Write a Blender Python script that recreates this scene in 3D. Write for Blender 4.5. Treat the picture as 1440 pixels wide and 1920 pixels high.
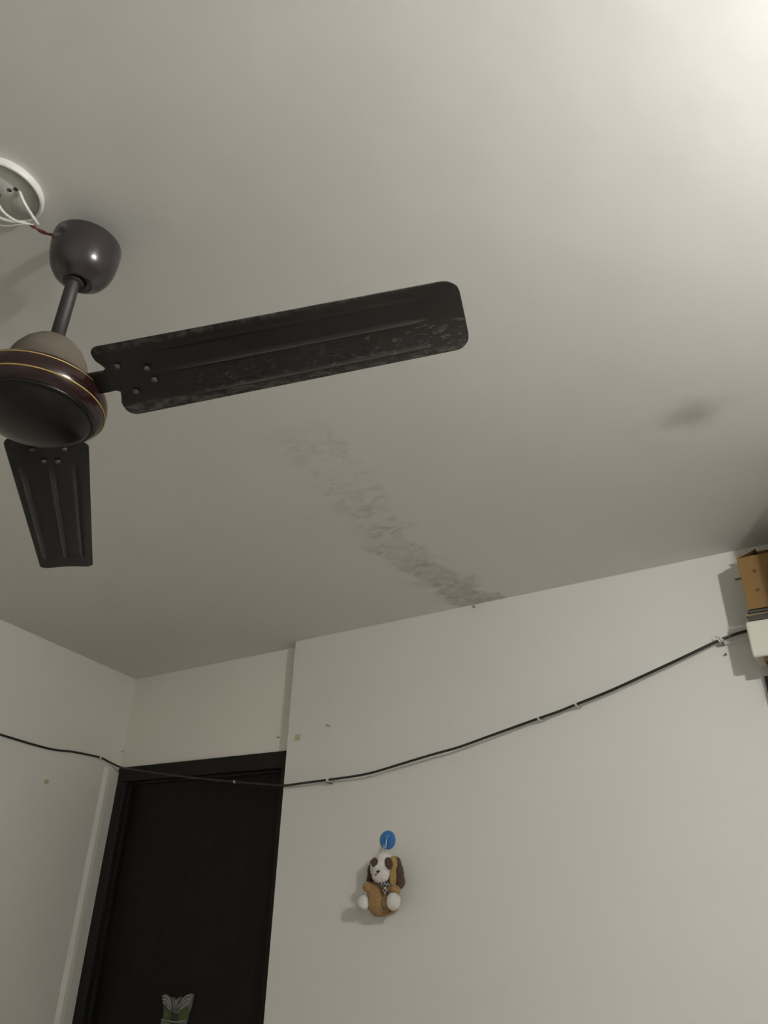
import bpy, bmesh, math, random
from mathutils import Vector, Matrix, noise
random.seed(7)
for o in list(bpy.data.objects):
    bpy.data.objects.remove(o)
S = bpy.context.scene
C = S.collection
PI = math.pi

# ------------------------------------------------------------------ camera, world, exposure
cam_data = bpy.data.cameras.new('camera')
cam = bpy.data.objects.new('camera', cam_data)
C.objects.link(cam)
cam_data.sensor_fit = 'VERTICAL'
cam_data.sensor_height = 36.0
cam_data.sensor_width = 27.0
cam_data.lens = 24.956
cam_data.clip_start = 0.02
right = Vector((0.82032, 0.57142, 0.02366))
up = Vector((0.25038, -0.39602, 0.88344))
back = Vector((0.51418, -0.71878, -0.46794))
M = Matrix((right, up, back)).transposed().to_4x4()
M.translation = Vector((0, 0, 1.62))          # hand-held at eye level
cam.matrix_world = M
S.camera = cam

world = bpy.data.worlds.new('night')
S.world = world
world.use_nodes = True
world.node_tree.nodes['Background'].inputs[0].default_value = (0.02, 0.025, 0.03, 1)
world.node_tree.nodes['Background'].inputs[1].default_value = 0.2
S.view_settings.view_transform = 'Standard'
S.view_settings.look = 'None'
S.view_settings.gamma = 1.0
S.view_settings.use_curve_mapping = False
S.view_settings.exposure = 0.0
BULB_POWER = 3300.0                            # radiance of the wall bulb, the room's one lamp
BULB_COLOR = (1.0, 0.992, 0.965)


# ------------------------------------------------------------------ helpers
def finish(name, bm, mat, parent=None, smooth=True, recalc=True):
    if recalc:
        bmesh.ops.recalc_face_normals(bm, faces=bm.faces[:])
    me = bpy.data.meshes.new(name)
    bm.to_mesh(me)
    bm.free()
    if smooth:
        for p in me.polygons:
            p.use_smooth = True
    if mat:
        me.materials.append(mat)
    o = bpy.data.objects.new(name, me)
    C.objects.link(o)
    if parent:
        o.parent = parent
    return o


def tag(o, label, cat, group=None):
    o['label'] = label
    o['category'] = cat
    if group:
        o['group'] = group
    return o


def root(name, loc, label, cat, group=None):
    o = bpy.data.objects.new(name, None)
    C.objects.link(o)
    o.location = loc
    o.empty_display_size = 0.05
    return tag(o, label, cat, group)


def struct(o):
    o['kind'] = 'structure'
    return o


def box(bm, x0, x1, y0, y1, z0, z1):
    vs = [bm.verts.new(p) for p in ((x0, y0, z0), (x1, y0, z0), (x1, y1, z0), (x0, y1, z0),
                                    (x0, y0, z1), (x1, y0, z1), (x1, y1, z1), (x0, y1, z1))]
    for f in ((0, 3, 2, 1), (4, 5, 6, 7), (0, 1, 5, 4), (1, 2, 6, 5), (2, 3, 7, 6), (3, 0, 4, 7)):
        bm.faces.new([vs[i] for i in f])
    return vs


def bevel(bm, w, seg=2):
    bmesh.ops.bevel(bm, geom=bm.edges[:], offset=w, segments=seg, affect='EDGES', profile=0.5)


def boxo(name, x0, x1, y0, y1, z0, z1, mat, parent=None, bev=0.0, seg=2):
    bm = bmesh.new()
    box(bm, x0, x1, y0, y1, z0, z1)
    if bev:
        bevel(bm, bev, seg)
    return finish(name, bm, mat, parent, smooth=False)


def prism(bm, pts, z0, z1):
    lo = [bm.verts.new((x, y, z0)) for x, y in pts]
    hi = [bm.verts.new((x, y, z1)) for x, y in pts]
    n = len(pts)
    bm.faces.new(lo[::-1])
    bm.faces.new(hi)
    for i in range(n):
        bm.faces.new((lo[i], lo[(i + 1) % n], hi[(i + 1) % n], hi[i]))


def lathe(name, prof, mat, parent=None, seg=64, axis='z'):
    """revolve (radius, height) pairs about z; r==0 ends close the surface"""
    bm = bmesh.new()
    rings = []
    for r, h in prof:
        if r < 1e-6:
            rings.append([bm.verts.new((0, 0, h))])
        else:
            rings.append([bm.verts.new((r * math.cos(2 * PI * i / seg), r * math.sin(2 * PI * i / seg), h)) for i in range(seg)])
    for a, b in zip(rings, rings[1:]):
        for i in range(seg):
            j = (i + 1) % seg
            if len(a) == 1 and len(b) == 1:
                continue
            if len(a) == 1:
                bm.faces.new((a[0], b[i], b[j]))
            elif len(b) == 1:
                bm.faces.new((a[i], b[0], a[j]))
            else:
                bm.faces.new((a[i], b[i], b[j], a[j]))
    if axis == 'y':      # z -> -y : front faces the room
        bmesh.ops.rotate(bm, verts=bm.verts[:], cent=(0, 0, 0), matrix=Matrix.Rotation(PI / 2, 3, 'X'))
    if axis == 'x':      # z -> -x
        bmesh.ops.rotate(bm, verts=bm.verts[:], cent=(0, 0, 0), matrix=Matrix.Rotation(-PI / 2, 3, 'Y'))
    return finish(name, bm, mat, parent)


def spline(pts, n=8):
    P = [Vector(p) for p in pts]
    out = []
    for i in range(len(P) - 1):
        p0 = P[max(i - 1, 0)]
        p1, p2 = P[i], P[i + 1]
        p3 = P[min(i + 2, len(P) - 1)]
        for k in range(n):
            t = k / n
            out.append(0.5 * (2 * p1 + (p2 - p0) * t + (2 * p0 - 5 * p1 + 4 * p2 - p3) * t * t + (3 * p1 - p0 - 3 * p2 + p3) * t ** 3))
    out.append(P[-1])
    return out


def tube_bm(bm, pts, r, seg=8, cap=True):
    pts = [Vector(p) for p in pts]
    n = len(pts)
    rings = []
    nrm = None
    for i, p in enumerate(pts):
        d = (pts[min(i + 1, n - 1)] - pts[max(i - 1, 0)]).normalized()
        if nrm is None:
            a = Vector((0, 0, 1)) if abs(d.z) < 0.9 else Vector((1, 0, 0))
            nrm = (a - d * a.dot(d)).normalized()
        else:
            nrm = (nrm - d * nrm.dot(d)).normalized()
        b = d.cross(nrm)
        rr = r[i] if isinstance(r, (list, tuple)) else r
        rings.append([bm.verts.new(p + (nrm * math.cos(2 * PI * k / seg) + b * math.sin(2 * PI * k / seg)) * rr) for k in range(seg)])
    for a, b in zip(rings, rings[1:]):
        for k in range(seg):
            bm.faces.new((a[k], a[(k + 1) % seg], b[(k + 1) % seg], b[k]))
    if cap:
        bm.faces.new(rings[0][::-1])
        bm.faces.new(rings[-1])


def tube(name, pts, r, mat, parent=None, seg=8):
    bm = bmesh.new()
    tube_bm(bm, pts, r, seg)
    return finish(name, bm, mat, parent)


def blob(bm, c, rad, rot=None, seg=24, wob=0.0):
    m = Matrix.Translation(c)
    if rot:
        m = m @ Matrix.Rotation(rot[1], 4, rot[0])
    m = m @ Matrix.Diagonal((rad[0], rad[1], rad[2], 1))
    r = bmesh.ops.create_uvsphere(bm, u_segments=seg, v_segments=seg // 2, radius=1.0, matrix=m)
    if wob:
        for v in r['verts']:
            v.co += (v.co - Vector(c)).normalized() * wob * noise.noise(v.co * 90)
    return r['verts']


def blobo(name, items, mat, parent, wob=0.0012, remesh=0.0, seg=24):
    bm = bmesh.new()
    for it in items:
        blob(bm, it[0], it[1], it[2] if len(it) > 2 else None, seg, 0 if remesh else wob)
    o = finish(name, bm, mat, parent)
    if remesh:
        m = o.modifiers.new('fuse', 'REMESH')
        m.mode = 'VOXEL'
        m.voxel_size = remesh
        m.use_smooth_shade = True
        s = o.modifiers.new('soften', 'SMOOTH')
        s.factor = 0.5
        s.iterations = 10
        tx = bpy.data.textures.new('pile', 'CLOUDS')
        tx.noise_scale = 0.007
        tx.noise_depth = 3
        dm = o.modifiers.new('pile', 'DISPLACE')
        dm.texture = tx
        dm.strength = 0.005
        dm.mid_level = 0.5
    return o


# ------------------------------------------------------------------ materials
class NT:
    def __init__(self, name):
        self.m = bpy.data.materials.new(name)
        self.m.use_nodes = True
        self.t = self.m.node_tree
        self.b = self.t.nodes['Principled BSDF']
        self._co = None

    def node(self, typ, **kw):
        n = self.t.nodes.new(typ)
        for k, v in kw.items():
            setattr(n, k, v)
        return n

    def link(self, a, b):
        self.t.links.new(a, b)

    def inp(self, sock, v):
        if isinstance(v, bpy.types.NodeSocket):
            self.link(v, sock)
        else:
            sock.default_value = v

    @property
    def co(self):
        if not self._co:
            self._co = self.node('ShaderNodeTexCoord').outputs['Object']
        return self._co

    def scale(self, s, loc=(0, 0, 0), rot=(0, 0, 0)):
        n = self.node('ShaderNodeMapping')
        n.inputs['Scale'].default_value = s
        n.inputs['Location'].default_value = loc
        n.inputs['Rotation'].default_value = rot
        self.link(self.co, n.inputs['Vector'])
        return n.outputs[0]

    def noise(self, scale, detail=3.0, rough=0.55, vec=None, dist=0.0):
        n = self.node('ShaderNodeTexNoise')
        n.inputs['Scale'].default_value = scale
        n.inputs['Detail'].default_value = detail
        n.inputs['Roughness'].default_value = rough
        n.inputs['Distortion'].default_value = dist
        self.link(vec or self.co, n.inputs['Vector'])
        return n.outputs['Fac']

    def math(self, op, a, b=0.0, c=0.0, clamp=False):
        n = self.node('ShaderNodeMath', operation=op)
        n.use_clamp = clamp
        self.inp(n.inputs[0], a)
        self.inp(n.inputs[1], b)
        self.inp(n.inputs[2], c)
        return n.outputs[0]

    def ramp(self, v, a, b, c0=0.0, c1=1.0, smooth=True):
        n = self.node('ShaderNodeMapRange')
        n.interpolation_type = 'SMOOTHSTEP' if smooth else 'LINEAR'
        self.inp(n.inputs['Value'], v)
        n.inputs['From Min'].default_value = a
        n.inputs['From Max'].default_value = b
        n.inputs['To Min'].default_value = c0
        n.inputs['To Max'].default_value = c1
        return n.outputs['Result']

    def mix(self, f, a, b):
        n = self.node('ShaderNodeMix', data_type='RGBA')
        self.inp(n.inputs['Factor'], f)
        self.inp(n.inputs['A'], a)
        self.inp(n.inputs['B'], b)
        return n.outputs['Result']

    def xyz(self):
        n = self.node('ShaderNodeSeparateXYZ')
        self.link(self.co, n.inputs[0])
        return n.outputs

    def bump(self, h, strength=0.2, dist=0.002):
        n = self.node('ShaderNodeBump')
        n.inputs['Strength'].default_value = strength
        n.inputs['Distance'].default_value = dist
        self.link(h, n.inputs['Height'])
        self.link(n.outputs[0], self.b.inputs['Normal'])

    def set(self, color=None, rough=None, metal=None, spec=None):
        if color is not None:
            self.inp(self.b.inputs['Base Color'], color)
        if rough is not None:
            self.inp(self.b.inputs['Roughness'], rough)
        if metal is not None:
            self.b.inputs['Metallic'].default_value = metal
        if spec is not None:
            self.b.inputs['Specular IOR Level'].default_value = spec
        return self


def c4(r, g, b):
    return (r, g, b, 1)


def simple(name, col, rough=0.5, metal=0.0, var=0.12, nscale=40.0, spec=0.5, bump=0.0):
    n = NT(name)
    f = n.noise(nscale, 4)
    n.set(n.mix(f, c4(*[max(0, x * (1 - var)) for x in col]), c4(*[min(1, x * (1 + var)) for x in col])), rough, metal, spec)
    if bump:
        n.bump(f, bump, 0.001)
    return n.m


def paint(name, col, stain=None):
    n = NT(name)
    big = n.noise(1.6, 4, 0.6)
    base = n.mix(big, c4(*[x * 0.965 for x in col]), c4(*[min(1, x * 1.025) for x in col]))
    spots = n.ramp(n.noise(23, 5, 0.65), 0.70, 0.80)
    base = n.mix(n.math('MULTIPLY', spots, 0.10), base, c4(col[0] * .72, col[1] * .70, col[2] * .64))
    if stain:
        base = stain(n, base)
    n.set(base, 0.62, 0, 0.25)
    h = n.math('ADD', n.math('MULTIPLY', n.noise(5.0, 3), 1.0), n.math('MULTIPLY', n.noise(70, 3), 0.06))
    n.bump(h, 0.22, 0.012)
    return n.m


def ceiling_stains(n, base):
    x, y, z = n.xyz()
    # damp trail running to the back wall
    t = n.ramp(y, 0.95, 1.75, 0, 1)
    cx = n.math('MULTIPLY_ADD', t, -0.155, -0.965)
    dx = n.math('ABSOLUTE', n.math('SUBTRACT', x, cx))
    wob = n.math('MULTIPLY', n.math('SUBTRACT', n.noise(11, 4), 0.5), 0.22)
    dxx = n.math('ADD', dx, wob)
    across = n.ramp(dxx, 0.05, 0.11, 1, 0)
    along = n.math('MULTIPLY', n.ramp(y, 0.95, 2.05, 0.12, 0.60, False), n.ramp(y, 0.93, 0.99, 0, 1))
    patch = n.ramp(n.noise(1.0, 6, 0.62, n.scale((17, 25, 1)), 0.9), 0.42, 0.68)
    patch2 = n.math('MULTIPLY', n.ramp(y, 1.35, 2.08, 0.12, 0.85), n.ramp(n.noise(30, 5, 0.7), 0.30, 0.66, 0.25, 1.0))
    p = n.math('MAXIMUM', patch, patch2)
    m1 = n.math('MULTIPLY', n.math('MULTIPLY', across, along), p)
    # scattered flakes farther up the trail
    fl = n.ramp(n.noise(1.0, 5, 0.6, n.scale((28, 60, 1), (3, 1, 0)), 0.4), 0.60, 0.72)
    wide = n.math('MULTIPLY', n.ramp(dx, 0.03, 0.13, 1, 0), n.math('MULTIPLY', n.ramp(y, 0.9, 1.05, 0, 1), n.ramp(y, 1.5, 1.9, 1, 0.2)))
    m2 = n.math('MULTIPLY', n.math('MULTIPLY', fl, wide), 0.30)
    # round smudge nearer the right wall
    ex = n.math('DIVIDE', n.math('ADD', x, 0.195), 0.062)
    ey = n.math('DIVIDE', n.math('ADD', y, -1.40), 0.062)
    rr = n.math('SQRT', n.math('ADD', n.math('MULTIPLY', ex, ex), n.math('MULTIPLY', ey, ey)))
    rr = n.math('ADD', rr, n.math('MULTIPLY', n.math('SUBTRACT', n.noise(16, 4), 0.5), 1.1))
    m3 = n.math('MULTIPLY', n.ramp(rr, 0.0, 1.4, 1, 0), 0.40)
    ex = n.math('DIVIDE', n.math('ADD', x, 0.19), 0.17)
    ey = n.math('DIVIDE', n.math('ADD', y, -1.395), 0.05)
    r2 = n.math('SQRT', n.math('ADD', n.math('MULTIPLY', ex, ex), n.math('MULTIPLY', ey, ey)))
    m4 = n.math('MULTIPLY', n.math('MULTIPLY', n.ramp(r2, 0.2, 1.1, 1, 0), n.ramp(n.noise(13, 3), 0.35, 0.7)), 0.14)
    m = n.math('ADD', n.math('ADD', m1, m2), n.math('ADD', m3, m4), clamp=True)
    return n.mix(m, base, c4(0.20, 0.19, 0.165))


M_WALL = paint('wall_paint', (0.74, 0.73, 0.69))
M_CEIL = paint('ceiling_paint', (0.74, 0.73, 0.695), ceiling_stains)
M_CREAM = paint('cream_wall_paint', (0.85, 0.82, 0.75))
M_TRIM = paint('trim_plaster', (0.78, 0.76, 0.69))


def floor_mat():
    n = NT('floor_tiles')
    b = n.node('ShaderNodeTexBrick')
    b.offset = 0.0
    b.inputs['Color1'].default_value = c4(0.50, 0.47, 0.42)
    b.inputs['Color2'].default_value = c4(0.55, 0.51, 0.45)
    b.inputs['Mortar'].default_value = c4(0.22, 0.20, 0.18)
    b.inputs['Scale'].default_value = 1.0
    b.inputs['Mortar Size'].default_value = 0.004
    b.inputs['Brick Width'].default_value = 0.6
    b.inputs['Row Height'].default_value = 0.6
    n.link(n.co, b.inputs['Vector'])
    n.set(b.outputs['Color'], 0.35)
    return n.m


def wood_mat(name, dark, light, rough=0.4):
    n = NT(name)
    g = n.noise(1.0, 5, 0.6, n.scale((38, 38, 1.6)), 1.2)
    n.set(n.mix(n.ramp(g, 0.35, 0.7), c4(*dark), c4(*light)), rough, 0, 0.2)
    n.bump(g, 0.1, 0.001)
    return n.m


M_FLOOR = floor_mat()
M_DOOR = wood_mat('door_veneer', (0.0035, 0.0022, 0.0013), (0.008, 0.0048, 0.0026), 0.5)
M_FRAME = wood_mat('door_frame_paint', (0.009, 0.0085, 0.0075), (0.014, 0.013, 0.011), 0.45)
M_CANOPY = simple('plum_grey_enamel', (0.030, 0.0255, 0.0265), 0.2, 0, 0.08, 12)
M_ROD = simple('rod_enamel', (0.017, 0.015, 0.015), 0.55, 0, 0.2)
M_BLACK = simple('black_plastic', (0.010, 0.010, 0.010), 0.45, 0, 0.2)
M_GOLD = simple('gold_line', (0.40, 0.26, 0.085), 0.5, 0.3, 0.15)
M_SCREW = simple('dusty_screw', (0.075, 0.07, 0.063), 0.5, 0.2, 0.3)


def dome_mat():
    n = NT('dusty_dome')
    z = n.xyz()[2]
    d = n.math('ADD', n.ramp(z, 0.03, 0.075, 0.25, 0.95), n.math('MULTIPLY', n.math('SUBTRACT', n.noise(30, 4), 0.5), 0.5), clamp=True)
    n.set(n.mix(d, c4(0.040, 0.029, 0.022), c4(0.112, 0.096, 0.075)), 0.65, 0, 0.3)
    return n.m


def band_mat():
    n = NT('maroon_enamel')
    f = n.noise(20, 4)
    n.set(n.mix(f, c4(0.011, 0.0045, 0.0045), c4(0.018, 0.007, 0.0065)), 0.16)
    return n.m


def dish_mat():
    n = NT('black_dish_dusty')
    f = n.noise(45, 5)
    n.set(n.mix(n.ramp(f, 0.4, 0.8), c4(0.0030, 0.0030, 0.0028), c4(0.007, 0.0068, 0.006)), 0.3, 0, 0.4)
    return n.m


def blade_mat(name, grime_and_light):
    n = NT(name)
    x, y, z = n.xyz()
    base = n.mix(n.noise(25, 4), c4(0.0105, 0.0105, 0.011), c4(0.017, 0.017, 0.0165))
    # grime caked on one half of the underside, in streaks along the blade
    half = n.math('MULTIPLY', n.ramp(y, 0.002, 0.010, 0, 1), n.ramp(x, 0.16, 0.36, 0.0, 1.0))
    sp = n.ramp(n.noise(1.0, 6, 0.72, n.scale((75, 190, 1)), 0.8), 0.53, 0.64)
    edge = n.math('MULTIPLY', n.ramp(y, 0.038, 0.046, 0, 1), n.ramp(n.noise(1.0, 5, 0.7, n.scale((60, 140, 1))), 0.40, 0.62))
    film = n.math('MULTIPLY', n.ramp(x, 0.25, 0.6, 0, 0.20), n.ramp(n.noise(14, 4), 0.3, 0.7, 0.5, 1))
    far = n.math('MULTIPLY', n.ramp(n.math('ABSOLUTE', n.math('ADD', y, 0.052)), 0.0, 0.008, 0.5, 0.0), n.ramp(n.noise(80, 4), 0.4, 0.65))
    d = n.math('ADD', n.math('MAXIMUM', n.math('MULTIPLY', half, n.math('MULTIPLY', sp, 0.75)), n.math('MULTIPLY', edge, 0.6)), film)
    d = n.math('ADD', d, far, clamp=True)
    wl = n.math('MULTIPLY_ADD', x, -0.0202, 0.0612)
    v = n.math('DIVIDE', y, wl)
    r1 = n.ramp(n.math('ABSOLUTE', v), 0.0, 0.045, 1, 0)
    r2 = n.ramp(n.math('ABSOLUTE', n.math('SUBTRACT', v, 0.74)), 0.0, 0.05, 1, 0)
    ridge_light = n.math('MULTIPLY', n.math('MAXIMUM', r1, r2), n.math('MULTIPLY', n.ramp(x, 0.17, 0.30, 0, 0.42), n.ramp(x, 0.53, 0.56, 1, 0)))  # pale lines painted along two ridges in place of their highlights
    d = n.math('MULTIPLY', n.math('MAXIMUM', d, ridge_light), grime_and_light)  # scales the dust and the painted ridge highlights together
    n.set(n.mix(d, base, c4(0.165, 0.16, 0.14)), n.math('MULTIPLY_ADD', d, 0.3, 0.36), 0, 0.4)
    n.bump(n.math('MULTIPLY', sp, half), 0.7 * grime_and_light, 0.002)
    return n.m


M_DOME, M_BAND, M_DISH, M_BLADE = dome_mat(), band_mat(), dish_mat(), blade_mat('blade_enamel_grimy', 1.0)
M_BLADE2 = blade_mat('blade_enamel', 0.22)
M_WHITEPL = simple('white_plastic', (0.72, 0.71, 0.67), 0.4, 0, 0.03)
M_GREYPL = simple('aged_plate', (0.60, 0.60, 0.555), 0.55, 0, 0.06)
M_REDWIRE = simple('red_wire', (0.12, 0.028, 0.022), 0.5)
M_HOLE = simple('dark_hole', (0.06, 0.055, 0.05), 0.7)
M_CABLE = simple('cable_rubber', (0.016, 0.015, 0.013), 0.38, 0, 0.2)
M_NAIL = simple('nail_steel', (0.22, 0.20, 0.17), 0.5, 0.5)
M_TAPE = simple('tape_residue', (0.56, 0.48, 0.31), 0.75, 0, 0.2, 300)
M_BLUE = simple('blue_plastic', (0.045, 0.20, 0.50), 0.3, 0, 0.05)
M_CLEAR = simple('milky_plastic', (0.20, 0.36, 0.55), 0.3)


def plush(name, col, var=0.25):
    n = NT(name)
    f = n.noise(420, 4, 0.7)
    g = n.noise(60, 3)
    k = n.math('ADD', n.math('MULTIPLY', f, 0.6), n.math('MULTIPLY', g, 0.4))
    n.set(n.mix(k, c4(*[x * (1 - var) for x in col]), c4(*[min(1, x * (1 + var)) for x in col])), 0.95, 0, 0.1)
    n.b.inputs['Sheen Weight'].default_value = 0.25
    n.bump(f, 0.8, 0.002)
    return n.m


M_TAN = plush('tan_plush', (0.33, 0.205, 0.085))
M_WHITEFUR = plush('white_plush', (0.74, 0.70, 0.66), 0.1)
M_BROWNFUR = plush('dark_brown_plush', (0.085, 0.050, 0.035))
M_STRIPE = plush('ochre_plush', (0.36, 0.235, 0.08))
M_NOSE = simple('nose_thread', (0.05, 0.045, 0.04), 0.6)


def scarf_mat():
    n = NT('checked_scarf')
    ch = n.node('ShaderNodeTexChecker')
    ch.inputs['Scale'].default_value = 150
    ch.inputs['Color1'].default_value = c4(0.03, 0.028, 0.035)
    ch.inputs['Color2'].default_value = c4(0.42, 0.40, 0.40)
    n.link(n.co, ch.inputs['Vector'])
    n.set(ch.outputs['Color'], 0.9)
    return n.m


M_SCARF = scarf_mat()


def card_mat(name, a, b):
    n = NT(name)
    w = n.noise(1.0, 3, 0.5, n.scale((6, 6, 160)))
    g = n.noise(18, 4)
    n.set(n.mix(n.math('ADD', n.math('MULTIPLY', w, 0.5), n.math('MULTIPLY', g, 0.5)), c4(*a), c4(*b)), 0.8, 0, 0.2)
    return n.m


M_CARD = card_mat('cardboard', (0.22, 0.130, 0.048), (0.28, 0.172, 0.070))
M_CARDIN = card_mat('cardboard_inner', (0.24, 0.15, 0.075), (0.30, 0.19, 0.10))
M_PRINT = simple('carton_print', (0.085, 0.04, 0.018), 0.8)
M_FOAM = simple('white_foam', (0.72, 0.71, 0.62), 0.8, 0, 0.04, 200, 0.2, 0.2)
M_FOLD = simple('dark_folder', (0.06, 0.052, 0.042), 0.6)
M_FOLD2 = simple('grey_brown_sheet', (0.17, 0.14, 0.10), 0.7)
M_BOARD = wood_mat('rack_board', (0.10, 0.055, 0.03), (0.16, 0.09, 0.05), 0.5)
M_METAL = simple('black_rack_metal', (0.012, 0.012, 0.012), 0.4)
M_WARD = simple('wardrobe_enamel', (0.22, 0.20, 0.18), 0.45, 0, 0.05)
M_FOIL = simple('silver_foil', (0.17, 0.17, 0.16), 0.35, 0.35, 0.35, 120, 0.5, 0.5)
M_VEIN = simple('bright_foil', (0.45, 0.45, 0.42), 0.35, 0.3)
M_GREEN = simple('green_foil', (0.060, 0.095, 0.018), 0.4, 0.1, 0.5, 150)
M_DKGREEN = simple('dark_green_foil', (0.018, 0.026, 0.012), 0.4, 0.1, 0.4, 150)
M_THREAD = simple('white_thread', (0.66, 0.65, 0.61), 0.8)


# ------------------------------------------------------------------ room shell (metres, floor at z = 0)
HC = 2.54              # ceiling
YB = 2.1807            # back wall face
YD = 2.2443            # recessed wall above the door
XP = -2.004            # edge of the recess
XR = 0.800             # right wall face
YF = -1.25             # wall behind the camera
LC = Vector((-3.148, 2.2443, 0))                # corner of left wall and recess
LD = Vector((0.31628, -0.94867, 0))             # left wall runs towards the camera at a slant
LN = Vector((0.94867, 0.31628, 0))
LE = LC + LD * ((LC.y - YF) / 0.94867)

plan = [(LC.x, LC.y + .12), (XR + .12, LC.y + .12), (XR + .12, YF - .12), (LE.x - .2, YF - .12), (LC.x - .2, LC.y)]
bm = bmesh.new()
prism(bm, plan, -0.10, 0.0)
struct(finish('floor', bm, M_FLOOR, smooth=False))
bm = bmesh.new()
prism(bm, plan, HC, HC + 0.12)
struct(finish('ceiling', bm, M_CEIL, smooth=False))

bm = bmesh.new()
box(bm, XP, XR + .12, YB, YB + 0.18, 0, HC)
wall_back = struct(finish('wall_back', bm, M_WALL, smooth=False))
DT = 2.105             # top of the door frame
DL, DR = -3.134, XP + 0.0     # door frame left edge, right edge runs behind the recess corner
bm = bmesh.new()
box(bm, LC.x - 0.04, XP, YD, YD + 0.116, DT, HC)
box(bm, LC.x - 0.04, DL, YD, YD + 0.116, 0, DT)
struct(finish('wall_door', bm, M_CREAM, smooth=False))
bm = bmesh.new()
a, b = LC, LE
q = LC - LN * 0.12
r = LE - LN * 0.12
prism(bm, [(a.x, a.y), (q.x, q.y), (r.x, r.y), (b.x, b.y)], 0, HC)
struct(finish('wall_left', bm, M_CREAM, smooth=False))
bm = bmesh.new()
box(bm, XR, XR + .12, YF, YB, 0, HC)
struct(finish('wall_right', bm, M_WALL, smooth=False))
bm = bmesh.new()
box(bm, LE.x - .1, XR + .12, YF - .12, YF, 0, HC)
struct(finish('wall_front', bm, M_WALL, smooth=False))

# plaster strip on the left wall beside the door frame, with a chipped top
def on_left(s, o, z):          # s metres from the corner, o metres off the wall
    p = LC + LD * s + LN * o
    return (p.x, p.y, z)


bm = bmesh.new()
prof = [(0.003, 0.0), (0.003, 0.014), (0.078, 0.016), (0.098, 0.013), (0.116, 0.0)]
zs = [0.0, 0.5, 1.0, 1.105, 1.3, 1.6, 1.9, 2.06, 2.085, 2.094]
rows = []
for z in zs:
    row = []
    for s, o in prof:
        zz = z
        if z == zs[-1]:
            zz = z + {0.003: -0.016, 0.078: -0.004, 0.098: 0.0, 0.116: 0.004}.get(s, 0)
        row.append(bm.verts.new(on_left(s + 0.003 * noise.noise(Vector((s * 9, z * 3, 1))), o + (0.002 * noise.noise(Vector((1, s * 7, z * 4))) if o > 0 else 0), zz)))
    rows.append(row)
for ra, rb in zip(rows, rows[1:]):
    for i in range(len(prof) - 1):
        bm.faces.new((ra[i], ra[i + 1], rb[i + 1], rb[i]))
bm.faces.new(rows[-1])
bm.faces.new(rows[0][::-1])
trim = struct(finish('trim_1', bm, M_TRIM, smooth=False))

# ------------------------------------------------------------------ door
door = bpy.data.objects.new('door_1', None)
C.objects.link(door)
door.location = (-2.57, YD, 0)
door['kind'] = 'structure'


def dpart(name, x0, x1, y0, y1, z0, z1, mat, bev=0.003, parent=None):
    return boxo(name, x0 + 2.57, x1 + 2.57, y0, y1, z0, z1, mat, parent or door, bev)


JW = 0.066
dpart('jamb', DL, DL + JW, -0.012, 0.10, 0.0, DT - JW, M_FRAME)
dpart('jamb', XP - JW - 0.002, XP - 0.002, -0.012, 0.10, 0.0, DT - JW, M_FRAME)
dpart('head', DL, XP - 0.002, -0.012, 0.10, DT - JW, DT, M_FRAME)
dpart('door_stop', DL + JW, DL + JW + 0.012, 0.012, 0.045, 0.0, DT - JW, M_FRAME, 0.002)
dpart('door_stop', DL + JW, XP - JW, 0.012, 0.045, DT - JW - 0.012, DT - JW, M_FRAME, 0.002)
leaf = dpart('door_leaf', DL + JW + 0.003, XP - JW - 0.003, 0.030, 0.065, 0.008, DT - JW - 0.004, M_DOOR, 0.002)
hm = bmesh.new()
box(hm, XP - JW - 0.09 + 2.57, XP - JW - 0.06 + 2.57, 0.022, 0.030, 0.95, 1.08)
tube_bm(hm, [(XP - JW - 0.075 + 2.57, 0.024, 1.03), (XP - JW - 0.075 + 2.57, -0.018, 1.03), (XP - JW - 0.19 + 2.57, -0.02, 1.03)], 0.008)
finish('handle', hm, M_NAIL, leaf)


# ------------------------------------------------------------------ ceiling fan
HUB = Vector((-0.8543, 0.3697, 2.2068))         # centre of the blade plane
fan = root('ceiling_fan', HUB + Vector((-0.0115, 0.0012, 0.333)),
           'dark three-blade ceiling fan with gold-ringed maroon motor under a plum-grey canopy', 'ceiling fan')
fan.rotation_euler = (-0.0036, -0.0343, 0)      # it hangs a little out of plumb
D0 = -0.333                                     # blade plane below the ceiling hook


def at(o, x=0, y=0, z=0):
    o.location = (x, y, z)
    return o


canopy = at(lathe('canopy', [(0.0100, 0.001), (0.0150, -0.0022), (0.0195, -0.0038), (0.0225, -0.0025), (0.0245, 0.0008), (0.031, 0.0040), (0.0385, 0.011), (0.0450, 0.023), (0.0490, 0.039), (0.0508, 0.057),
                             (0.0512, 0.074), (0.0508, 0.0765), (0.0496, 0.0765), (0.0496, 0.072), (0.047, 0.04), (0.040, 0.022), (0.03, 0.009), (0.0100, 0.005)], M_CANOPY, fan, 72), 0.005, 0.004, -0.109)
canopy.rotation_euler = (0.03, 0.04, 0)
at(lathe('collar', [(0.0, -0.007), (0.0125, -0.007), (0.0150, -0.003), (0.0150, 0.010), (0.0125, 0.013), (0.0, 0.013)], M_BLACK, fan, 32), 0.001, 0.001, -0.108)
rod = at(lathe('downrod', [(0.0, 0), (0.0098, 0), (0.0098, 0.305), (0.0, 0.305)], M_ROD, fan, 32), 0, 0, D0 + 0.09)
hook = tube('hook', spline([(0, 0, D0 + 0.36), (0.012, 0, D0 + 0.350), (0.014, 0, D0 + 0.335), (0.004, 0, D0 + 0.322), (-0.008, 0, D0 + 0.33)], 6), 0.004, M_NAIL, fan)
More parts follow.
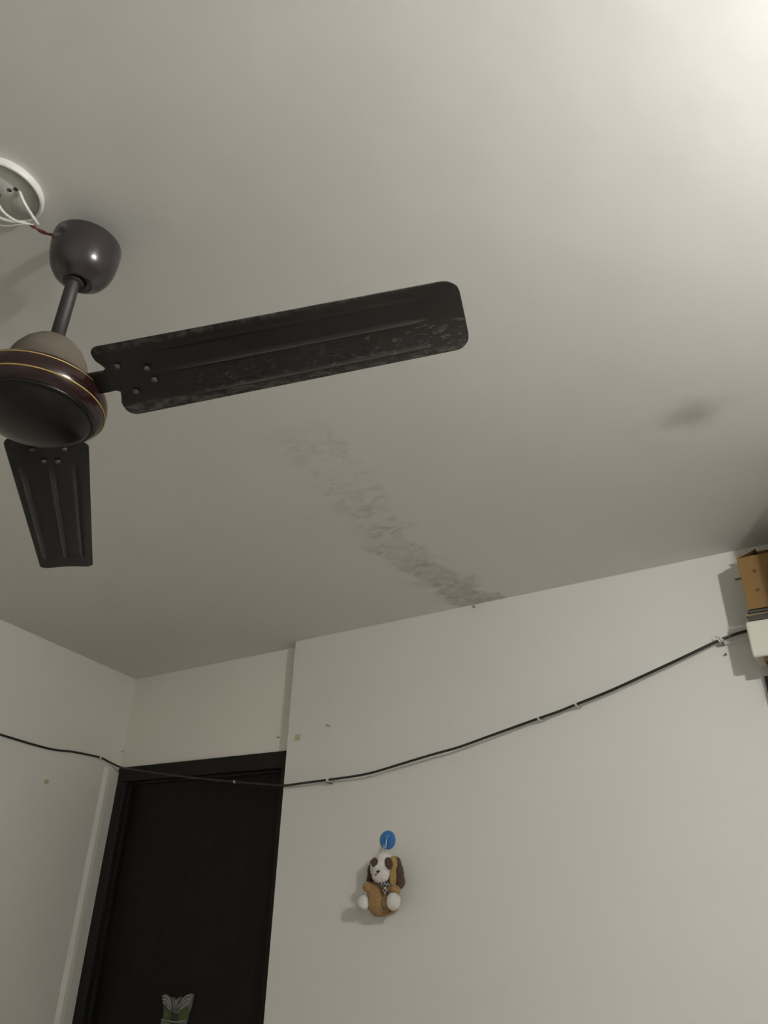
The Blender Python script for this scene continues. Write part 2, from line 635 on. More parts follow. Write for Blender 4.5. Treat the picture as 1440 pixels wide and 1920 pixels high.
shade = at(lathe('lower_canopy', [(0.0, 0.118), (0.0125, 0.118), (0.0145, 0.1165), (0.021, 0.1135), (0.032, 0.106), (0.042, 0.094), (0.050, 0.079), (0.0555, 0.061), (0.059, 0.040), (0.060, 0.022), (0.0, 0.022)], M_DOME, fan, 64), 0, 0, D0 - 0.014)
motor = at(lathe('motor_housing', [(0.0, 0.0300), (0.068, 0.0300), (0.077, 0.0290), (0.0825, 0.0262), (0.0858, 0.0222), (0.0888, 0.0150), (0.0900, 0.0070), (0.0894, -0.0010),
                                   (0.0875, -0.0065), (0.0838, -0.0120), (0.0785, -0.0165), (0.0760, -0.0176), (0.0, -0.0176)], M_BAND, fan, 96), 0, 0, D0 - 0.012)


def ring(name, r, z, w, mat, parent):
    return lathe(name, [(r - w, z + w * 1.2), (r + w * .7, z + w * .6), (r + w * .9, z - w * .4), (r - w * .2, z - w * 1.3), (r - w, z + w * 1.2)], mat, parent, 96)


ring('gold_ring', 0.0874, 0.0187, 0.0009, M_GOLD, motor)
ring('gold_ring', 0.0885, -0.0045, 0.0010, M_GOLD, motor)
dish = at(lathe('bottom_dish', [(0.0, -0.0170), (0.0775, -0.0170), (0.0770, -0.0190), (0.0745, -0.0215), (0.0738, -0.0206), (0.0718, -0.0228), (0.066, -0.0285), (0.052, -0.0345), (0.034, -0.0385), (0.016, -0.0402), (0.0, -0.0406)], M_DISH, fan, 96), 0, 0, D0 - 0.012)

R0, R1, W0, W1 = 0.1085, 0.592, 0.118, 0.0985


def blade_mesh():
    bm = bmesh.new()
    nu, nv = 120, 80
    L = R1 - R0

    def halfspan(u):               # u metres from root; rounded corners
        w = 0.5 * (W0 + (W1 - W0) * u / L)
        rc0, rc1 = 0.016, 0.019
        cut = 0.0
        if u < rc0:
            cut = rc0 - math.sqrt(max(0, rc0 ** 2 - (rc0 - u) ** 2))
        if L - u < rc1:
            cut = rc1 - math.sqrt(max(0, rc1 ** 2 - (rc1 - (L - u)) ** 2))
        return w - cut

    us = []
    for i in range(nu + 1):
        t = i / nu
        us.append(L * (t - 0.72 * math.sin(2 * PI * t) / (2 * PI)))

    def height(x, y, u):
        wl = 0.5 * (W0 + (W1 - W0) * u / L)
        v = y / wl
        arch = 0.0045 * (1 - v * v)
        e = max(0.0, min(1.0, (u - 0.075) / 0.05)) * max(0.0, min(1.0, (L - 0.045 - u) / 0.02))
        g = lambda c, s: math.exp(-((v - c) / s) ** 2)
        rib = -0.0030 * g(0.0, 0.040) - 0.0028 * g(0.74, 0.045) - 0.0014 * g(-0.62, 0.06)
        pan = 0.0012 * (1 if -0.58 < v < -0.05 else 0)
        return arch + e * (rib + pan)
    top, bot = [], []
    th = 0.0012
    for i, u in enumerate(us):
        h = halfspan(u)
        rt, rb = [], []
        for j in range(nv + 1):
            y = -h + 2 * h * j / nv
            x = R0 + u
            if u < 0.05:           # the root edge is slightly hollow around the bracket
                k = (1 - u / 0.05)
                x += 0.010 * k * max(0, 1 - (y / 0.036) ** 2)
                x += 0.004 * k * (-y / 0.06)
            z = height(x, y, u)
            rt.append(bm.verts.new((x, y, z + th)))
            rb.append(bm.verts.new((x, y, z)))
        top.append(rt)
        bot.append(rb)
    for i in range(nu):
        for j in range(nv):
            bm.faces.new((top[i][j], top[i + 1][j], top[i + 1][j + 1], top[i][j + 1]))
            bm.faces.new((bot[i][j], bot[i][j + 1], bot[i + 1][j + 1], bot[i + 1][j]))
        bm.faces.new((top[i][0], bot[i][0], bot[i + 1][0], top[i + 1][0]))
        bm.faces.new((top[i][nv], top[i + 1][nv], bot[i + 1][nv], bot[i][nv]))
    for j in range(nv):
        bm.faces.new((top[0][j], top[0][j + 1], bot[0][j + 1], bot[0][j]))
        bm.faces.new((top[nu][j], bot[nu][j], bot[nu][j + 1], top[nu][j + 1]))
    return bm


def bracket_mesh():
    bm = bmesh.new()
    pts = [(0.070, -0.017), (0.098, -0.017), (0.108, -0.0165), (0.118, -0.022), (0.128, -0.030), (0.139, -0.031), (0.160, -0.022), (0.182, -0.013), (0.188, 0.0),
           (0.182, 0.013), (0.160, 0.022), (0.139, 0.031), (0.128, 0.030), (0.118, 0.022), (0.108, 0.0165), (0.098, 0.017), (0.070, 0.017)]
    prism(bm, pts, 0.0052, 0.0086)
    return bm


screws = [(0.135, -0.023), (0.137, 0.022), (0.172, -0.011), (0.172, 0.009)]
ang0 = 0.3433
proto = None
for k in range(3):
    ang = ang0 + k * 2 * PI / 3 + (0.052 if k == 1 else 0)
    if proto is None:
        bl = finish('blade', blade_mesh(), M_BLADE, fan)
        parts = []
        parts.append(finish('bracket', bracket_mesh(), M_BLACK, bl, smooth=False))
        s0 = None
        for (sx, sy) in screws:
            if s0 is None:
                s0 = lathe('screw', [(0.0, -0.0028), (0.0025, -0.0026), (0.0042, -0.0012), (0.0046, 0.0006), (0.0, 0.0008)], M_SCREW, bl, 16)
                s = s0
            else:
                s = s0.copy()
                C.objects.link(s)
                s.parent = bl
            s.location = (sx, sy, 0.0022)
            parts.append(s)
        proto = (bl, parts)
        b_ = bl
    else:
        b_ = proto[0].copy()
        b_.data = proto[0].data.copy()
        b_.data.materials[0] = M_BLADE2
        C.objects.link(b_)
        b_.parent = fan
        for p_ in proto[1]:
            c_ = p_.copy()
            C.objects.link(c_)
            c_.parent = b_
    b_.location = (0, 0, D0)
    b_.rotation_euler = (-0.1851, 0, ang)

# ------------------------------------------------------------------ round outlet plate on the ceiling, wires
rose = root('ceiling_rose', (-0.899, 0.250, HC), 'round white outlet plate on the ceiling above the fan canopy', 'outlet plate')
lathe('rim', [(0.0555, 0.0), (0.0565, -0.006), (0.0555, -0.011), (0.0535, -0.0130), (0.0515, -0.0122), (0.0505, -0.009), (0.0505, 0.0), (0.0555, 0.0)], M_WHITEPL, rose, 64)
plate = lathe('plate', [(0.0, -0.0090), (0.0503, -0.0090), (0.0503, 0.0), (0.0, 0.0)], M_GREYPL, rose, 48)
for (hx, hy) in ((0.012, 0.003), (0.0215, 0.0075), (-0.006, -0.010), (-0.02, 0.0)):
    h = lathe('wire_hole', [(0.0, -0.0095), (0.0026, -0.0095), (0.0034, -0.0092), (0.0034, -0.0085), (0.0, -0.0085)], M_HOLE, plate, 12)
    h.location = (hx, hy, 0)
lathe('screw', [(0.0, -0.0130), (0.004, -0.0123), (0.0055, -0.0095), (0.0, -0.0088)], M_SCREW, plate, 16).location = (-0.010, -0.004, 0)

CT = Vector((-0.8895, 0.341, 2.520))      # where the wires slip over the canopy rim
J1 = Vector((-0.9035, 0.300, 2.516))
tag(tube('wire', spline([(-0.913, 0.243, 2.532), (-0.920, 0.262, 2.520), (-0.9145, 0.282, 2.513), (-0.9075, 0.292, 2.514), J1], 8), 0.0024, M_WHITEPL),
    'white wire slanting from the middle of the ceiling outlet plate', 'wire')
tag(tube('wire', spline([(-0.8765, 0.262, 2.532), (-0.8790, 0.275, 2.520), (-0.8880, 0.297, 2.515), (-0.896, 0.308, 2.518)], 8), 0.0026, M_WHITEPL),
    'short curved white wire at the right side of the outlet plate', 'wire')
tag(tube('wire', spline([(-0.955, 0.262, 2.530), (-0.945, 0.276, 2.517), (-0.925, 0.286, 2.512), (-0.9085, 0.2935, 2.5125), (-0.8985, 0.304, 2.515)], 8), 0.0017, M_WHITEPL),
    'thin white wire looping below the rim of the outlet plate', 'wire')
tw = []
tw2 = []
for i in range(25):
    t = i / 24
    p = J1.lerp(CT, t) + Vector((0, 0, -0.006 * math.sin(PI * t)))
    off = Vector((0.0016 * math.cos(t * 9), 0.0005, 0.0016 * math.sin(t * 9)))
    tw.append(p + off)
    tw2.append(p - off)
tag(tube('wire', tw + [CT + Vector((0.012, 0.010, -0.012))], 0.0016, M_REDWIRE), 'dark red wire entering the rim of the fan canopy', 'wire')
tag(tube('wire', tw2 + [CT + Vector((0.010, 0.012, -0.013))], 0.0015, M_REDWIRE), 'second dark red strand twisted along the one entering the canopy', 'wire')

# ------------------------------------------------------------------ black cable round the walls
cab = [(-2.60, 0.660, 2.150), (-2.72, 1.00, 2.135), (-2.8896, 1.4882, 2.1173), (-2.957, 1.6904, 2.1113), (-2.9935, 1.7997, 2.1132), (-3.0315, 1.9136, 2.1239), (-3.0879, 2.0831, 2.1289),
       (-3.108, 2.150, 2.120), (-3.065, 2.185, 2.0985), (-2.9775, 2.1807, 2.0826), (-2.6459, 2.1807, 2.0334), (-2.2762, 2.1790, 1.9900), (-2.0951, 2.1765, 1.9707),
       (-1.9992, 2.1697, 1.9608), (-1.8748, 2.1507, 1.962), (-1.7627, 2.1547, 1.9678), (-1.6443, 2.1447, 1.9712), (-1.5459, 2.1387, 1.9792), (-1.4087, 2.1347, 2.0019),
       (-1.3008, 2.1337, 2.0204), (-1.1977, 2.1337, 2.0366), (-1.0991, 2.1357, 2.0594), (-1.0051, 2.1407, 2.082), (-0.9144, 2.1467, 2.1043), (-0.8501, 2.1447, 2.1171),
       (-0.7885, 2.1467, 2.1338), (-0.6827, 2.1407, 2.1592), (-0.5818, 2.1387, 2.1892), (-0.4539, 2.1427, 2.231), (-0.3478, 2.1567, 2.2703), (-0.2789, 2.1725, 2.2896), (-0.20, 2.1755, 2.295)]
# the start follows the left wall plane
for i in (0, 1):
    s = (LC.y - cab[i][1]) / 0.94867
    cab[i] = on_left(s, 0.006, cab[i][2])
bm = bmesh.new()
tube_bm(bm, spline(cab, 8), 0.0042, 10)
tag(finish('cable', bm, M_CABLE), 'long black cable sagging along the walls and across the dark door', 'cable')


def clip(p, d, label, n=Vector((0, -1, 0)), nail=True, stem=0.0105):
    """white saddle clip over the cable at p, cable running along d, wall normal n"""
    d = Vector(d).normalized()
    side = n.cross(d).normalized()
    o = root('cable_clip', p, label, 'cable clip', 'white clips holding the black cable')
    bm = bmesh.new()
    path = []
    for i in range(13):
        a = PI * i / 12
        path.append(side * (0.0065 * math.cos(a)) + n * (0.0065 * math.sin(a) - 0.001))
    path = [side * 0.0065 - n * stem] + path + [-side * 0.0065 - n * stem]
    for k in (-0.0028, 0.0028):
        tube_bm(bm, [q + d * k for q in path], 0.0024, 6)
    finish('saddle', bm, M_WHITEPL, o)
    if nail:
        c = -side if side.z > 0 else side
        tube('nail', [c * 0.011 + n * 0.006, c * 0.011 - n * stem], 0.0022, M_NAIL, o)
    return o


clip((-3.0879, 2.0831, 2.1289), (-0.31, 0.95, -0.03), 'white cable clip on the left wall near the door corner', LN, False)
clip((-2.2762, 2.1790, 1.9900), (0.99, 0, -0.12), 'white cable clip on the cable in front of the dark door', nail=False).scale = (0.62, 0.62, 0.62)
clip((-1.7627, 2.1547, 1.9678), (0.99, 0, 0.05), 'white cable clip on the back wall just right of the door', stem=0.0255)
clip((-0.9144, 2.1467, 2.1043), (0.95, 0, 0.22), 'small cable clip midway up the sloping cable on the back wall', nail=False, stem=0.048).scale = (0.7, 0.7, 0.7)
clip((-0.7885, 2.1467, 2.1338), (0.95, 0, 0.25), 'small cable clip higher up the sloping cable on the back wall', nail=False, stem=0.048).scale = (0.7, 0.7, 0.7)
clip((-0.3478, 2.1567, 2.2703), (0.9, 0, 0.35), 'white cable clip in the shadow edge beside the white foam box', stem=0.0235)
tag(tube('string', spline([(-0.358, 2.157, 2.283), (-0.345, 2.150, 2.274), (-0.330, 2.160, 2.262), (-0.315, 2.168, 2.259), (-0.29, 2.165, 2.262), (-0.2645, 2.160, 2.266)], 6), 0.0016, M_THREAD),
    'white string tied at the last clip and led to the foam box', 'string')


# ------------------------------------------------------------------ nails and tape marks
def nail(p, n, label, r=0.003, length=0.012, droop=0.0):
    n = Vector(n)
    o = root('nail', p, label, 'nail', 'bare nails in the walls')
    tube('shank', [-n * 0.003, n * length + Vector((0, 0, droop))], r * 0.55, M_NAIL, o)
    b = n * length + Vector((0, 0, droop))
    tube('nail_head', [b, b + n * 0.0015], r, M_NAIL, o)
    return o


B_ = (0, -1, 0)
nail((-1.7912, YB, 2.167), B_, 'thin nail in the back wall above the first clip', 0.003, 0.016, 0.002)
nail((-1.1432, YB, 2.530), B_, 'nail under the ceiling at the end of the damp stain', 0.004, 0.008)
nail((-0.3429, YB, 2.232), B_, 'nail under the last cable clip by the shadow edge', 0.003, 0.010)
nail((-2.1088, YD, 2.1621), B_, 'nail in the recess above the right end of the door frame', 0.003, 0.012)
nail((-3.1391 + 0.006, YD, 2.1803), B_, 'nail in the recess above the left corner of the door frame', 0.003, 0.014)


def tape(name, loc, xdir, n, w, h, label, rot):
    bm = bmesh.new()
    pts = []
    for i in range(20):
        a = 2 * PI * i / 20
        c, s = math.cos(a), math.sin(a)
        k = 1 / max(abs(c), abs(s))
        k = k * 0.93 + 0.05 * noise.noise(Vector((c * 2, s * 2, w * 100)))
        pts.append((c * k * w / 2, s * k * h / 2))
    prism(bm, pts, 0, 0.0015)
    o = finish(name, bm, M_TAPE, smooth=False)
    x = Vector(xdir).normalized()
    n = Vector(n)
    z = n.cross(x)
    m = Matrix((x, z, n)).transposed().to_4x4()
    m = Matrix.Translation(loc) @ m @ Matrix.Rotation(rot, 4, 'Z')
    o.matrix_world = m
    return tag(o, label, 'tape mark', 'squares of old adhesive on the walls')


tape('tape_square', (-1.9514, YB, 2.1385), (1, 0, 0), (0, -1, 0), 0.031, 0.024, 'yellowed adhesive square on the back wall beside the recess', 0.1)
tape('tape_square', on_left(0.477, 0, 1.9823), -LD, LN, 0.024, 0.020, 'faded adhesive square on the left wall below the cable', 0.0)

# ------------------------------------------------------------------ blue hook and plush dog
TO = Vector((-1.495, YB, 1.63))
hk = root('adhesive_hook', TO + Vector((-0.012, 0, 0.134)), 'round blue adhesive hook on the back wall above the plush dog', 'wall hook')
d_ = lathe('disc', [(0.0, 0.0055), (0.022, 0.0055), (0.0265, 0.0048), (0.0305, 0.0028), (0.0310, 0.0), (0.0, 0.0)], M_BLUE, hk, 40, 'y')
d_.scale = (1.03, 1, 0.95)
lathe('boss', [(0.0, 0.0125), (0.008, 0.012), (0.0115, 0.009), (0.0125, 0.005), (0.0, 0.005)], M_BLUE, hk, 24, 'y').location = (0.001, 0, 0.010)
tube('hook', spline([(0.002, -0.010, 0.006), (0.002, -0.012, -0.008), (0.002, -0.014, -0.019), (0.002, -0.021, -0.023), (0.002, -0.026, -0.016)], 6), 0.0030, M_CLEAR, hk)

toy = root('plush_dog', TO, 'plush dog with dark ears, white face, checked scarf and white feet hanging on the wall', 'plush toy')
body = blobo('body', [((-0.008, -0.048, -0.043), (0.041, 0.042, 0.050)), ((-0.002, -0.046, -0.018), (0.034, 0.034, 0.034)),
                      ((-0.022, -0.060, -0.010), (0.024, 0.020, 0.017), ('Y', 0.35)), ((-0.038, -0.070, -0.008), (0.017, 0.018, 0.0165)),
                      ((0.040, -0.055, -0.012), (0.026, 0.020, 0.017), ('Y', 0.2)), ((0.062, -0.062, -0.016), (0.018, 0.018, 0.0165)),
                      ((-0.028, -0.066, -0.052), (0.022, 0.024, 0.020)), ((0.046, -0.066, -0.050), (0.026, 0.024, 0.020))], M_TAN, toy, remesh=0.0024)
blobo('foot', [((-0.043, -0.087, -0.053), (0.0205, 0.019, 0.0215))], M_WHITEFUR, toy)
blobo('foot', [((0.072, -0.085, -0.047), (0.0235, 0.019, 0.0255))], M_WHITEFUR, toy)
blobo('tail', [((0.022, -0.022, -0.074), (0.026, 0.012, 0.008), ('Y', -0.3))], M_TAN, toy)
head = blobo('head', [((0.010, -0.052, 0.047), (0.047, 0.042, 0.045)), ((0.014, -0.056, 0.066), (0.034, 0.034, 0.030)),
                      ((0.022, -0.085, 0.026), (0.033, 0.022, 0.023), ('Y', -0.1))], M_WHITEFUR, toy, remesh=0.0024)
blobo('eye_patch', [((-0.001, -0.0865, 0.061), (0.0165, 0.0095, 0.0150), ('Y', 0.6))], M_BROWNFUR, head)
blobo('eye_patch', [((0.048, -0.079, 0.061), (0.0140, 0.0115, 0.0185), ('Y', -0.5))], M_BROWNFUR, head)
blobo('cheek_stripe', [((0.0565, -0.062, 0.060), (0.0095, 0.020, 0.024), ('Y', -0.1)), ((0.0570, -0.066, 0.022), (0.0100, 0.018, 0.030))], M_STRIPE, head, remesh=0.0024)
blobo('nose', [((0.026, -0.1075, 0.037), (0.0068, 0.004, 0.0032), ('Y', -0.5))], M_NOSE, head)
tube('mouth', spline([(0.006, -0.1005, 0.028), (0.016, -0.1070, 0.026), (0.026, -0.1085, 0.0315), (0.033, -0.1070, 0.0375)], 6), 0.0014, M_NOSE, head, 6)
blobo('ear', [((0.056, -0.044, 0.062), (0.014, 0.017, 0.022), ('Y', -0.3)), ((0.066, -0.044, 0.034), (0.014, 0.018, 0.032), ('Y', -0.2)), ((0.071, -0.046, 0.010), (0.017, 0.017, 0.022))], M_BROWNFUR, toy, remesh=0.0024)
blobo('ear', [((-0.032, -0.050, 0.060), (0.012, 0.017, 0.022), ('Y', 0.4)), ((-0.040, -0.050, 0.034), (0.012, 0.019, 0.030), ('Y', 0.1)), ((-0.037, -0.056, 0.014), (0.015, 0.018, 0.018))], M_BROWNFUR, toy, remesh=0.0024)
scarf = blobo('scarf', [((0.024, -0.070, 0.003), (0.033, 0.022, 0.0085), ('Y', 0.15))], M_SCARF, toy)
blobo('scarf_knot', [((0.034, -0.088, -0.002), (0.009, 0.007, 0.008))], M_SCARF, scarf)
blobo('scarf_end', [((0.041, -0.089, -0.016), (0.0075, 0.004, 0.014), ('Y', -0.35))], M_SCARF, scarf)
tube('hanging_loop', spline([(0.014, -0.046, 0.091), (0.002, -0.030, 0.104), (-0.009, -0.021, 0.1125), (-0.013, -0.0215, 0.1130), (-0.006, -0.030, 0.104), (0.014, -0.045, 0.092)], 6), 0.0013, M_THREAD, toy, 6)
tube('loose_thread', spline([(-0.012, -0.020, -0.085), (-0.014, -0.012, -0.100), (-0.022, -0.006, -0.113)], 6), 0.0010, M_THREAD, toy, 6)

# ------------------------------------------------------------------ foil ornament stuck on the door
SO = Vector((-2.547, YD + 0.030, 1.190))
orn = root('foil_ornament', SO, 'crinkled silver and green winged foil sticker on the dark door', 'door sticker')


def relief(name, pts, mat, depth, parent, off=0.0, amp=0.003, sc=60):
    """small crinkled relief: outline (x, z) bulging towards the room"""
    bm = bmesh.new()
    cx = sum(p[0] for p in pts) / len(pts)
    cz = sum(p[1] for p in pts) / len(pts)
    rings = []
    for f, d in ((1.0, 0.0), (1.0, 0.35), (0.8, 0.8), (0.55, 1.0), (0.3, 1.0)):
        rg = []
        for x, z in pts:
            X, Z = cx + (x - cx) * f, cz + (z - cz) * f
            w = amp * noise.noise(Vector((X * sc, Z * sc, off * 100))) if d > 0.3 else 0
            rg.append(bm.verts.new((X, -(off + d * depth) - w, Z)))
        rings.append(rg)
    n = len(pts)
    for a, b in zip(rings, rings[1:]):
        for i in range(n):
            bm.faces.new((a[i], a[(i + 1) % n], b[(i + 1) % n], b[i]))
    bm.faces.new(rings[-1])
    bm.faces.new(rings[0][::-1])
    return finish(name, bm, mat, parent, smooth=False)


relief('backing', [(-0.083, 0.036), (-0.040, 0.034), (0.0, 0.030), (0.045, 0.042), (0.088, 0.052), (0.084, 0.02), (0.072, -0.01), (0.066, -0.045), (0.068, -0.09), (0.045, -0.12),
                   (-0.03, -0.12), (-0.066, -0.09), (-0.070, -0.05), (-0.074, -0.01), (-0.082, 0.015)], M_FOIL, 0.004, orn)
relief('wing', [(-0.084, 0.030), (-0.074, 0.040), (-0.055, 0.040), (-0.030, 0.026), (-0.018, 0.006), (-0.024, -0.012), (-0.050, -0.004), (-0.076, 0.012)], M_FOIL, 0.009, orn, 0.004)
relief('wing', [(0.088, 0.054), (0.070, 0.054), (0.045, 0.046), (0.026, 0.024), (0.016, 0.004), (0.026, -0.006), (0.055, 0.004), (0.082, 0.026)], M_FOIL, 0.009, orn, 0.004)
relief('crest', [(-0.026, 0.036), (-0.010, 0.034), (0.0, 0.028), (0.012, 0.036), (0.030, 0.042), (0.018, 0.020), (0.012, 0.0), (0.002, -0.012), (-0.012, 0.0), (-0.016, 0.018)], M_FOIL, 0.014, orn, 0.004)
relief('green_panel', [(-0.068, 0.004), (-0.04, -0.008), (-0.022, -0.014), (-0.020, -0.034), (-0.045, -0.042), (-0.068, -0.036)], M_GREEN, 0.005, orn, 0.004)
relief('green_panel', [(0.072, 0.012), (0.040, 0.0), (0.020, -0.012), (0.022, -0.030), (0.045, -0.036), (0.068, -0.026)], M_GREEN, 0.005, orn, 0.004)
relief('dark_centre', [(-0.024, -0.012), (-0.008, -0.016), (0.008, -0.016), (0.024, -0.012), (0.030, -0.032), (0.0, -0.042), (-0.030, -0.036)], M_DKGREEN, 0.006, orn, 0.004)
relief('green_panel', [(-0.032, -0.046), (0.0, -0.044), (0.040, -0.044), (0.036, -0.075), (0.0, -0.092), (-0.030, -0.080)], M_GREEN, 0.008, orn, 0.004)
relief('fold', [(-0.072, -0.042), (-0.034, -0.046), (-0.034, -0.078), (-0.066, -0.086)], M_FOIL, 0.008, orn, 0.004)
relief('fold', [(0.068, -0.034), (0.042, -0.044), (0.040, -0.074), (0.064, -0.066)], M_FOIL, 0.008, orn, 0.004)

for vx in ([(-0.080, 0.034), (-0.055, 0.036), (-0.032, 0.022), (-0.020, 0.002)], [(-0.078, 0.024), (-0.056, 0.024), (-0.034, 0.010)], [(-0.074, 0.014), (-0.052, 0.010), (-0.030, -0.004)],
           [(0.084, 0.050), (0.062, 0.048), (0.040, 0.034), (0.020, 0.006)], [(0.082, 0.038), (0.058, 0.032), (0.034, 0.012)], [(0.078, 0.026), (0.056, 0.016), (0.032, 0.000)],
           [(-0.066, -0.039), (-0.03, -0.041), (0.03, -0.040), (0.066, -0.029)], [(-0.060, -0.084), (-0.02, -0.074), (0.03, -0.070), (0.064, -0.060)]):
    tube('vein', spline([(x, -0.0125, z) for x, z in vx], 5), [0.0016] * (5 * (len(vx) - 1) + 1), M_VEIN, orn, 6)

# ------------------------------------------------------------------ wall shelf in the right corner with its load
shelf = root('plank_shelf', (-0.236, YB, 2.158), 'brown wooden wall shelf carrying the white foam box', 'shelf')
boxo('plank', 0.0, 0.320, -0.122, 0.0, 0.008, 0.022, M_BOARD, shelf, 0.002)
boxo('batten', 0.0, 0.320, -0.018, 0.0, 0.0225, 0.05, M_BOARD, shelf, 0.002)
pan = root('framed_panel', (-0.08, YB, 1.35), 'black framed panel on the back wall below the foam box', 'wall panel')
for nm, a in (('frame', (-0.178, -0.150, -0.016, 0.0, 0.0, 0.806)), ('frame', (0.130, 0.158, -0.016, 0.0, 0.0, 0.806)),
              ('frame', (-0.150, 0.130, -0.016, 0.0, 0.0, 0.028)), ('frame', (-0.150, 0.130, -0.016, 0.0, 0.778, 0.806)),
              ('sheet', (-0.150, 0.130, -0.008, 0.0, 0.028, 0.778))):
    boxo(nm, *a, M_METAL, pan, 0.001)

fo = tag(boxo('foam_box', -0.261, 0.080, 2.0527, 2.160, 2.1803, 2.2790, M_FOAM, None, 0.007, 3), 'white foam box on the wall shelf below the cardboard carton', 'foam box')
# crumpled dark sheets between foam box and carton
z = 2.2793
for i, (x0, h, m, lab) in enumerate(((-0.252, 0.013, M_FOLD, 'dark flat folder lying on the white foam box'),
                                     (-0.255, 0.008, M_FOLD2, 'grey-brown flat sheet between the dark folder and the carton'),
                                     (-0.250, 0.009, M_FOLD, 'dark creased sheet right under the carton'))):
    bm = bmesh.new()
    n = 14
    lo, hi = [], []
    for k in range(n + 1):
        x = x0 + (0.085 - x0) * k / n
        w = 0.0012 * noise.noise(Vector((x * 22, i * 3.1, 0)))
        yy = 2.056 + 0.004 * noise.noise(Vector((x * 15, i * 5.0, 4)))
        for (lst, zz) in ((lo, z + 0.0003), (hi, z + h - 0.0012 + w)):
            lst.append((bm.verts.new((x, yy, zz)), bm.verts.new((x, 2.158, zz))))
    for k in range(n):
        bm.faces.new((hi[k][0], hi[k + 1][0], hi[k + 1][1], hi[k][1]))
        bm.faces.new((lo[k][0], lo[k][1], lo[k + 1][1], lo[k + 1][0]))
        bm.faces.new((lo[k][0], lo[k + 1][0], hi[k + 1][0], hi[k][0]))
        bm.faces.new((lo[k][1], hi[k][1], hi[k + 1][1], lo[k + 1][1]))
    bm.faces.new((lo[0][0], hi[0][0], hi[0][1], lo[0][1]))
    bm.faces.new((lo[n][0], lo[n][1], hi[n][1], hi[n][0]))
    tag(finish('flat_sheet', bm, m, smooth=False), lab, 'sheet', 'sheets under the carton')
    z += h

cz0 = z + 0.0005
carton = root('cardboard_carton', (-0.246, 2.0527, cz0), 'brown cardboard carton with small printed squares above the white foam box', 'carton')
W, DP, HT, T = 0.320, 0.105, 0.152, 0.004
for nm, a in (('front_panel', (0, W, 0, T, 0, HT)), ('back_panel', (0, W, DP - T, DP, 0, HT)), ('side_panel', (0, T, T, DP - T, 0, HT)),
              ('side_panel', (W - T, W, T, DP - T, 0, HT)), ('base_panel', (T, W - T, T, DP - T, 0, T))):
    boxo(nm, *a, M_CARD, carton, 0.0008)
fl = boxo('flap', 0, 0.055, -0.0, DP - 0.01, 0, 0.003, M_CARDIN, carton)
fl.location = (0.0, 0.004, HT)
fl.rotation_euler = (0, math.radians(-20), 0)
fl = boxo('flap', 0.004, W - 0.004, -0.06, 0, 0, 0.003, M_CARDIN, carton)
fl.location = (0, DP, HT)
fl.rotation_euler = (math.radians(-28), 0, 0)
st = boxo('loose_strip', -0.020, 0.001, 0, 0.012, -0.0022, 0.0, M_FOLD2, carton)
st.location = (0.0, 0.03, HT * 0.70)
for (px, pz) in ((0.037, 0.106), (0.034, 0.051), (0.074, 0.106), (0.071, 0.051)):
    bm = bmesh.new()
    s = 0.0042
    for (x0, x1, z0, z1) in ((-s, s, s * .55, s), (-s, s, -s, -s * .55), (-s, -s * .55, -s * .55, s * .55), (s * .55, s, -s * .55, s * .55), (-s * .3, s * .3, -s * .3, s * .3)):
        box(bm, px + x0, px + x1, -0.0004, 0.0002, pz + z0, pz + z1)
    finish('printed_square', bm, M_PRINT, carton, smooth=False)

# unseen wardrobe and carton, added out of frame to shade the ceiling corner
unseen_ward = root('wardrobe', (0.46, 1.88, 0), 'unseen tall grey steel wardrobe added in the right corner to carry the shading carton', 'wardrobe')


def wp(name, x0, x1, y0, y1, z0, z1, m, bev=0.004, parent=None):
    return boxo(name, x0 - 0.46, x1 - 0.46, y0 - 1.88, y1 - 1.88, z0, z1, m, parent or unseen_ward, bev)


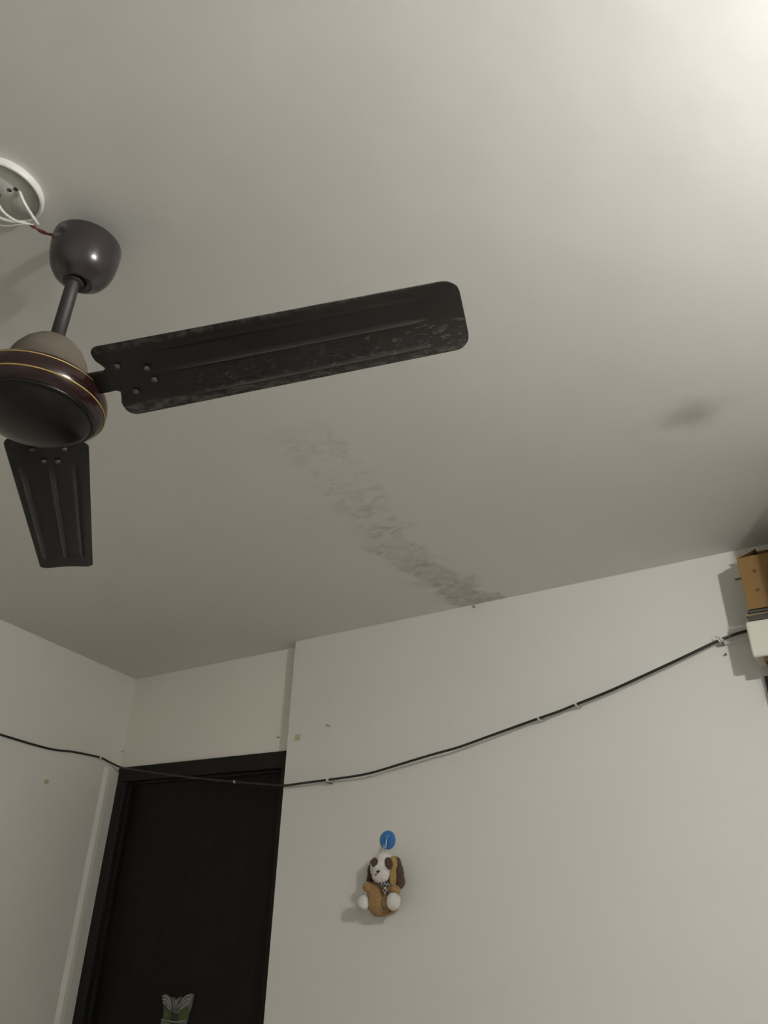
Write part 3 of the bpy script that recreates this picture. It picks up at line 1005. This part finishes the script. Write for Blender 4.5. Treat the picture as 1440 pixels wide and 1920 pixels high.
wp('carcass', 0.16, 0.79, 1.62, 2.16, 0.08, 2.17, M_WARD)
for xx in (0.165, 0.478):
    dd = wp('door', xx, xx + 0.307, 1.600, 1.619, 0.10, 2.15, M_WARD)
    hx = xx + (0.27 if xx < 0.3 else 0.015)
    wp('handle', hx, hx + 0.02, 1.585, 1.600, 1.0, 1.16, M_NAIL, 0.003, dd)
for xx in (0.18, 0.73):
    for yy in (1.64, 2.10):
        wp('foot', xx, xx + 0.04, yy, yy + 0.04, 0.0, 0.08, M_METAL)
big = root('cardboard_carton', (0.36, 1.88, 2.17), 'unseen large cardboard carton added on the steel wardrobe to shade the ceiling corner', 'carton')
boxo('body', -0.315, 0.26, -0.255, 0.14, 0.0, 0.335, M_CARD, big, 0.003)
boxo('packing_tape', -0.3165, 0.2615, -0.08, -0.03, 0.3345, 0.3362, M_CARDIN, big, 0)

# ------------------------------------------------------------------ the lamp: bulb in a holder on the right wall
lamp = root('bulb_lamp', (0.690, 0.488, 2.335), 'lit white bulb hanging down from a bracket on the right wall', 'wall lamp')
tube('bracket', spline([(XR - 0.690, 0, 0.10), (0.06, 0, 0.11), (0.015, 0, 0.105), (0.0, 0, 0.085), (0, 0, 0.07)], 6), 0.008, M_WHITEPL, lamp, 12)
lathe('wall_plate', [(0.0, 0.0), (0.040, 0.0), (0.040, 0.008), (0.034, 0.012), (0.0, 0.012)], M_WHITEPL, lamp, 32, 'x').location = (XR - 0.690, 0, 0.10)
lathe('holder', [(0.0, 0.085), (0.012, 0.083), (0.020, 0.070), (0.021, 0.042), (0.0, 0.042)], M_WHITEPL, lamp, 32)
lathe('bulb_collar', [(0.0, 0.045), (0.014, 0.045), (0.015, 0.038), (0.020, 0.018), (0.0222, 0.008), (0.0, 0.008)], M_WHITEPL, lamp, 32)
nb = NT('bulb_glow')
nb.set(c4(0.8, 0.8, 0.8), 0.4)
nb.b.inputs['Emission Color'].default_value = (*BULB_COLOR, 1)
nb.b.inputs['Emission Strength'].default_value = BULB_POWER
lathe('bulb', [(0.0, 0.0075), (0.0220, 0.0075), (0.0226, -0.001), (0.0212, -0.010), (0.0165, -0.018), (0.009, -0.0225), (0.0, -0.024)], nb.m, lamp, 32)
